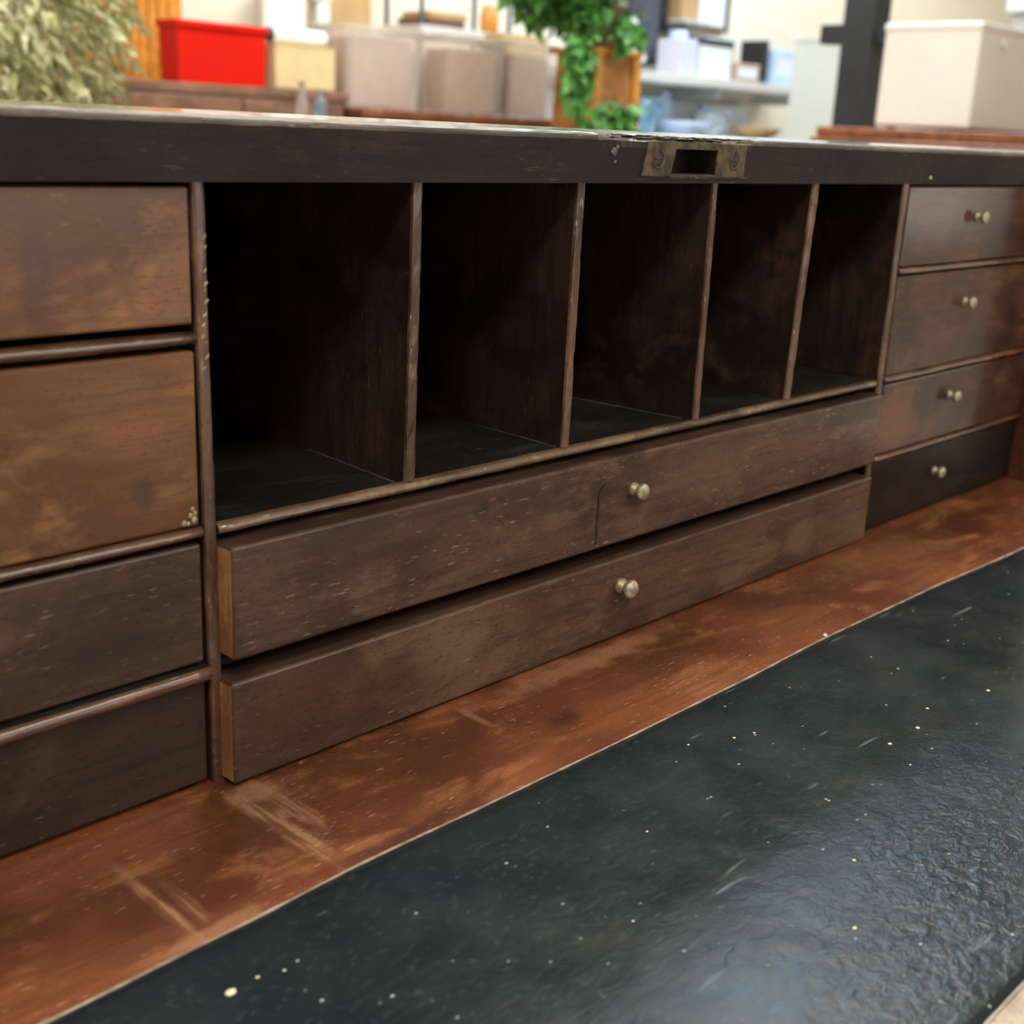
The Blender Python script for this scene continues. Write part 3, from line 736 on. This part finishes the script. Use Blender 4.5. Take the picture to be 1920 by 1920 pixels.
# --- ivy on an orange wooden stand
iv = tag(empty('ivy_plant', (3.20, 2.62, 1.262)), 'bright green trailing ivy on the orange wooden stand', 'plant')
turned('pot', [(.08, 0), (.10, .12), (.11, .13), (.11, .15), (.095, .15), (.09, .13), (.01, .12)], m_terra, iv)
bm = bmesh.new(); stems(bm, (0, 0, .12), [(.1, -.1, .28), (-.12, -.05, .3), (.16, .0, .18), (-.16, -.1, .1), (-.22, -.15, .0)], .007, .003); from_bm('stem', bm, m_stem, iv)
V, F = leaf_mesh(900, (-.19, 0, .25), (.28, .22, .22), .062, 11, .5, .35, True)
for (c, r, n_) in (((-.23, -.15, -.04), (.045, .04, .25), 190), ((-.09, -.19, -.22), (.15, .04, .05), 120), ((.0, -.16, .06), (.06, .04, .08), 60), ((.05, -.02, .14), (.06, .06, .12), 60)):
    v2, f2 = leaf_mesh(n_, c, r, .055, int(c[0]*1000)+n_, .8, .2, True); b = len(V); V += v2; F += [tuple(q+b for q in f) for f in f2]
tag(obj('foliage', V, F, m_ivy_leaf, iv), kind='stuff')
st = tag(empty('wooden_stand', (3.225, 2.62, 0)), 'tapered orange wooden plant stand under the ivy', 'stand')
def tapered(bm, x0, x1, y0, y1, z0, z1, k_):
    V = [bm.verts.new(p_) for p_ in ((x0, y0, z0), (x1, y0, z0), (x1, y1, z0), (x0, y1, z0), (x0+k_, y0+k_, z1), (x1-k_, y0+k_, z1), (x1-k_, y1-k_, z1), (x0+k_, y1-k_, z1))]
    for f in ((0, 3, 2, 1), (4, 5, 6, 7), (0, 1, 5, 4), (1, 2, 6, 5), (2, 3, 7, 6), (3, 0, 4, 7)): bm.faces.new([V[q] for q in f])
bm = bmesh.new(); tapered(bm, -.13, .13, -.12, .12, 0, 1.24, .03); from_bm('body', bm, m_oak, st)
for sx in (-1, 1):
    V = []
    for (z, k_) in ((0, 0), (1.24, .03)):
        xx = sx*(.13-k_); V += [(xx-.018, -.135+k_, z), (xx+.018, -.135+k_, z), (xx+.018, -.10+k_, z), (xx-.018, -.10+k_, z)]
    obj('corner_post', V, [(3, 2, 1, 0), (4, 5, 6, 7)]+[(q, (q+1) % 4, 4+(q+1) % 4, 4+q) for q in range(4)], m_orange, st)
box('top', -.125, .125, -.11, .11, 1.24, 1.26, m_orange, st, bev=.004)

# --- wall shelf with its clutter
SY0, SY1, SZ = 3.26, 3.60, 1.255
ws = tag(empty('wall_shelf', (4.95, SY1, SZ)), 'long cream wall shelf crowded with small goods', 'shelf')
box('board', -1.0, .85, SY0-SY1, 0, -.04, 0, m_white, ws, bev=.004)
for xx in (-.75, 0, .7): box('bracket', xx-.012, xx+.012, -.28, 0, -.09, -.04, m_offwhite, ws, bev=.003)
def on_shelf(name, x0, x1, h, mat, label, cat, y0=3.30, y1=3.44, z=SZ+.0005, bev=.006, extra=None):
    t = tag(empty(name, ((x0+x1)/2, (y0+y1)/2, z)), label, cat); hx, hy = (x1-x0)/2, (y1-y0)/2
    box('body', -hx, hx, -hy, hy, 0, h, mat, t, bev=bev)
    if extra == 'lid': box('lid', -hx-.005, hx+.005, -hy-.005, hy+.005, h, h+.03, m_grey, t, bev=.004)
    if extra == 'cap': turned('cap', [(.04, h), (.042, h+.005), (.042, h+.035), (.005, h+.036)], m_paleblue, t, seg=16)
    if extra == 'front': box('label', -hx*.7, hx*.7, -hy-.001, -hy, h*.25, h*.75, m_paper, t, bev=0)
    return t
# dark jacket hanging on a wall hook
hk = tag(empty('grey_jacket', (4.58, 3.53, 1.20)), 'dark grey jacket hanging on the wall above the shelf end', 'jacket')
V = []; F = []; nu, nv = 20, 14
for j in range(nv+1):
    for i in range(nu):
        a = 2*math.pi*i/nu; t = j/nv; wd = (.085+.02*math.sin(t*3))*(1-.55*max(0, t-.75)/.25); dp = .07*(1-.4*t)
        f_ = 1+.12*math.sin(a*5+t*2)
        V.append((math.cos(a)*wd*f_, math.sin(a)*dp*f_, .10+t*.72))
for j in range(nv):
    for i in range(nu): F.append((j*nu+i, j*nu+(i+1) % nu, (j+1)*nu+(i+1) % nu, (j+1)*nu+i))
F.append(tuple(range(nu-1, -1, -1))); F.append(tuple(range(nv*nu, nv*nu+nu)))
obj('body', V, F, m_grey, hk, smooth=True)
for sx in (-1, 1):
    bm = bmesh.new(); prev = None
    for i in range(9):
        t = i/8; c = Vector((sx*(.085+.03*t), -.02-.02*math.sin(t*3), .76-.5*t)); r = .042-.01*t
        ring = [bm.verts.new(c+Vector((math.cos(q)*r, math.sin(q)*r, 0))) for q in [k_*math.pi/5 for k_ in range(10)]]
        if prev:
            for k_ in range(10): bm.faces.new((prev[k_], prev[(k_+1) % 10], ring[(k_+1) % 10], ring[k_]))
        else: bm.faces.new(list(reversed(ring)))
        prev = ring
    bm.faces.new(prev); from_bm('sleeve', bm, m_black if sx > 0 else m_grey, hk, smooth=True)
bd = tag(empty('white_board', (4.27, 3.30, SZ+.001)), 'white card leaning at an angle on the shelf beside the jacket', 'card')
o = box('sheet', -.07, .07, -.004, .004, 0, .19, m_paper, bd, bev=.001); o.rotation_euler = (-.12, -.32, 0); o.location = (.01, 0, .024)
on_shelf('white_canister', 4.60, 4.725, .16, m_lilac, 'lilac-white canister with a blue cap on the shelf', 'canister', extra='cap')
on_shelf('white_carton', 4.75, 5.00, .145, m_paper, 'white carton with grey lid on the shelf', 'carton', extra='lid')
on_shelf('brown_parcel', 5.03, 5.25, .085, m_beige, 'small brown parcel on the shelf below the picture', 'parcel', extra='front')
on_shelf('blue_packet', 5.36, 5.56, .17, m_paleblue, 'pale blue packet at the right end of the shelf', 'packet', extra='front')
on_shelf('dark_folder', 5.27, 5.31, .20, m_black, 'thin black folder standing on the shelf beside the blue packet', 'folder', bev=.003)
on_shelf('tan_case', 4.79, 4.93, .17, m_card, 'tan case propped on the wall ledge above the canister', 'case', 3.46, 3.58, SZ+.262)
lg = tag(empty('wall_ledge', (4.86, 3.61, SZ+.245)), 'thin cream wall ledge above the shelf', 'ledge'); box('board', -.09, .11, -.18, 0, 0, .016, m_white, lg); box('bracket', -.01, .01, -.14, 0, -.06, 0, m_white, lg)
pf = tag(empty('picture_frame', (5.17, 3.60, 1.50)), 'white picture in a thin brown frame on the cream wall', 'picture')
box('picture', -.15, .15, -.012, 0, .02, .42, m_paper, pf, bev=0)
for a in ((-.17, -.15, 0, .44), (.15, .17, 0, .44), (-.15, .15, 0, .02), (-.15, .15, .42, .44)): box('frame', a[0], a[1], -.025, 0, a[2], a[3], m_frame, pf, bev=.002)
ez = tag(empty('cream_box', (5.10, 3.50, SZ+.0005)), 'small cream box standing behind the brown parcel', 'box'); box('body', -.09, .13, -.05, .06, 0, .19, m_cardlight, ez, bev=.004); box('lid', -.095, .135, -.055, .065, .17, .2, m_offwhite, ez, bev=.004)
# counter below the shelf with glassware
ct = tag(empty('display_counter', (4.95, 3.36, 0)), 'pale blue-white counter under the wall shelf', 'counter')
box('body', -.95, .62, -.16, .24, 0, .955, m_offwhite, ct, bev=.004); box('top', -.98, .65, -.20, .24, .955, .985, m_paper, ct, bev=.004); box('back_board', -.95, .62, .20, .235, .985, 1.155, m_paper, ct, bev=.003)
def bowl(x, y, z, r, h, mat, label, cat):
    return tag(turned(cat if cat != 'dish' else 'dish', [(r*.4, 0), (r*.45, .004), (r*.85, h*.6), (r, h), (r*.95, h), (r*.8, h*.65), (r*.35, .012), (.003, .011)], mat, None, (x, y, z), seg=24), label, cat)
for i, (x, y, r, h, m_, lb, c_) in enumerate(((4.30, 3.25, .09, .16, m_bglass, 'tall blue glass bowl on the counter nearest the ivy', 'bowl'), (4.58, 3.24, .12, .07, m_paleblue, 'wide pale blue bowl on the counter', 'bowl'),
                             (4.85, 3.28, .10, .12, m_glass, 'clear glass bowl on the counter beside the wide blue one', 'bowl'), (5.17, 3.24, .13, .06, m_card, 'tan dish at the right of the counter', 'dish'))):
    bowl(x, y, .9855, r, h, m_, lb, c_)
for i, (x, r, h, lb) in enumerate(((4.70, .035, .20, 'slim pale blue jar behind the bowls on the counter'), (5.02, .05, .16, 'squat pale blue jar behind the tan dish'))):
    t = tag(empty('jar', (x, 3.45, .9855)), lb, 'jar'); turned('body', [(r*.8, 0), (r, .01), (r, h*.7), (r*.7, h*.85), (r*.7, h*.9)], m_paleblue, t, seg=18); turned('lid', [(r*.75, h*.9), (r*.8, h*.92), (r*.7, h), (r*.1, h*1.02)], m_lilac, t, seg=18)

# --- right side: white cabinet, black post, sideboard with white box
wc = tag(empty('white_cabinet', (5.25, 2.83, 0)), 'narrow off-white cabinet behind the black post', 'cabinet')
box('body', -.25, .25, -.13, .13, .05, 1.425, m_offwhite, wc, bev=.004); box('top', -.255, .255, -.135, .135, 1.425, 1.442, m_offwhite, wc, bev=.003); box('plinth', -.23, .23, -.11, .11, 0, .05, m_grey, wc, bev=.002)
d = box('door', -.245, .245, -.148, -.13, .06, 1.42, m_offwhite, wc, bev=.003); turned('knob', [(.01, 0), (.009, .012), (.015, .02), (.004, .026)], m_alu, d, (-.2, -.148, .8), 'Y', 14)
po = tag(empty('steel_post', (4.06, 2.075, 0)), 'black square steel column from floor to ceiling', 'column')
box('shaft', -.06, .06, -.06, .06, .012, H, m_black, po, bev=.004); box('base_plate', -.12, .12, -.12, .12, 0, .012, m_black, po, bev=.002)
box('cross_bar', -.04, .04, .06, .16, 1.335, 1.40, m_black, po, bev=.003); box('cross_bar', -.03, .25, -.10, -.06, 1.335, 1.385, m_black, po, bev=.003)
sb = dresser('sideboard', 3.18, 3.78, .35, 1.70, 1.037, m_redwood, 'red-brown sideboard with moulded top at the right', 'sideboard', rows=3, cols=2)
box('moulding', -.312, .312, -.687, .687, .985, 1.006, m_redwood, sb, bev=.006, seg=3)
wb = tag(empty('white_box', (3.45, 1.385, 1.0375)), 'white enamelled box standing on the red-brown sideboard', 'box')
box('body', -.24, .24, -.143, .143, .006, .272, m_white, wb, bev=.008, seg=3); box('lid', -.243, .243, -.146, .146, .262, .283, m_white, wb, bev=.006, seg=3)
for sx in (-.2, .2):
    for sy in (-.11, .11): turned('foot', [(.014, 0), (.014, .007), (.003, .008)], m_black, wb, (sx, sy, 0), seg=12)
turned('latch', [(.012, 0), (.012, .004), (.004, .006)], m_alu, wb, (-.10, -.146, .235), 'Y', 16)
wt = tag(empty('cupboard', (6.02, 2.18, 0)), 'tall white cupboard far right behind the white enamelled box', 'cupboard')
box('body', -.25, .3, -.26, .12, .06, 1.60, m_white, wt, bev=.004); box('top', -.29, .34, -.30, .14, 1.60, 1.66, m_paper, wt, bev=.005); box('plinth', -.22, .27, -.22, .1, 0, .06, m_grey, wt, bev=.002)
for a_, b_, kx in ((-.245, .022, .0), (.028, .295, .05)):
    d = box('door', a_, b_, -.278, -.26, .08, 1.58, m_white, wt, bev=.003); turned('knob', [(.01, 0), (.009, .012), (.015, .02), (.004, .026)], m_alu, d, (kx, -.278, .9), 'Y', 14)
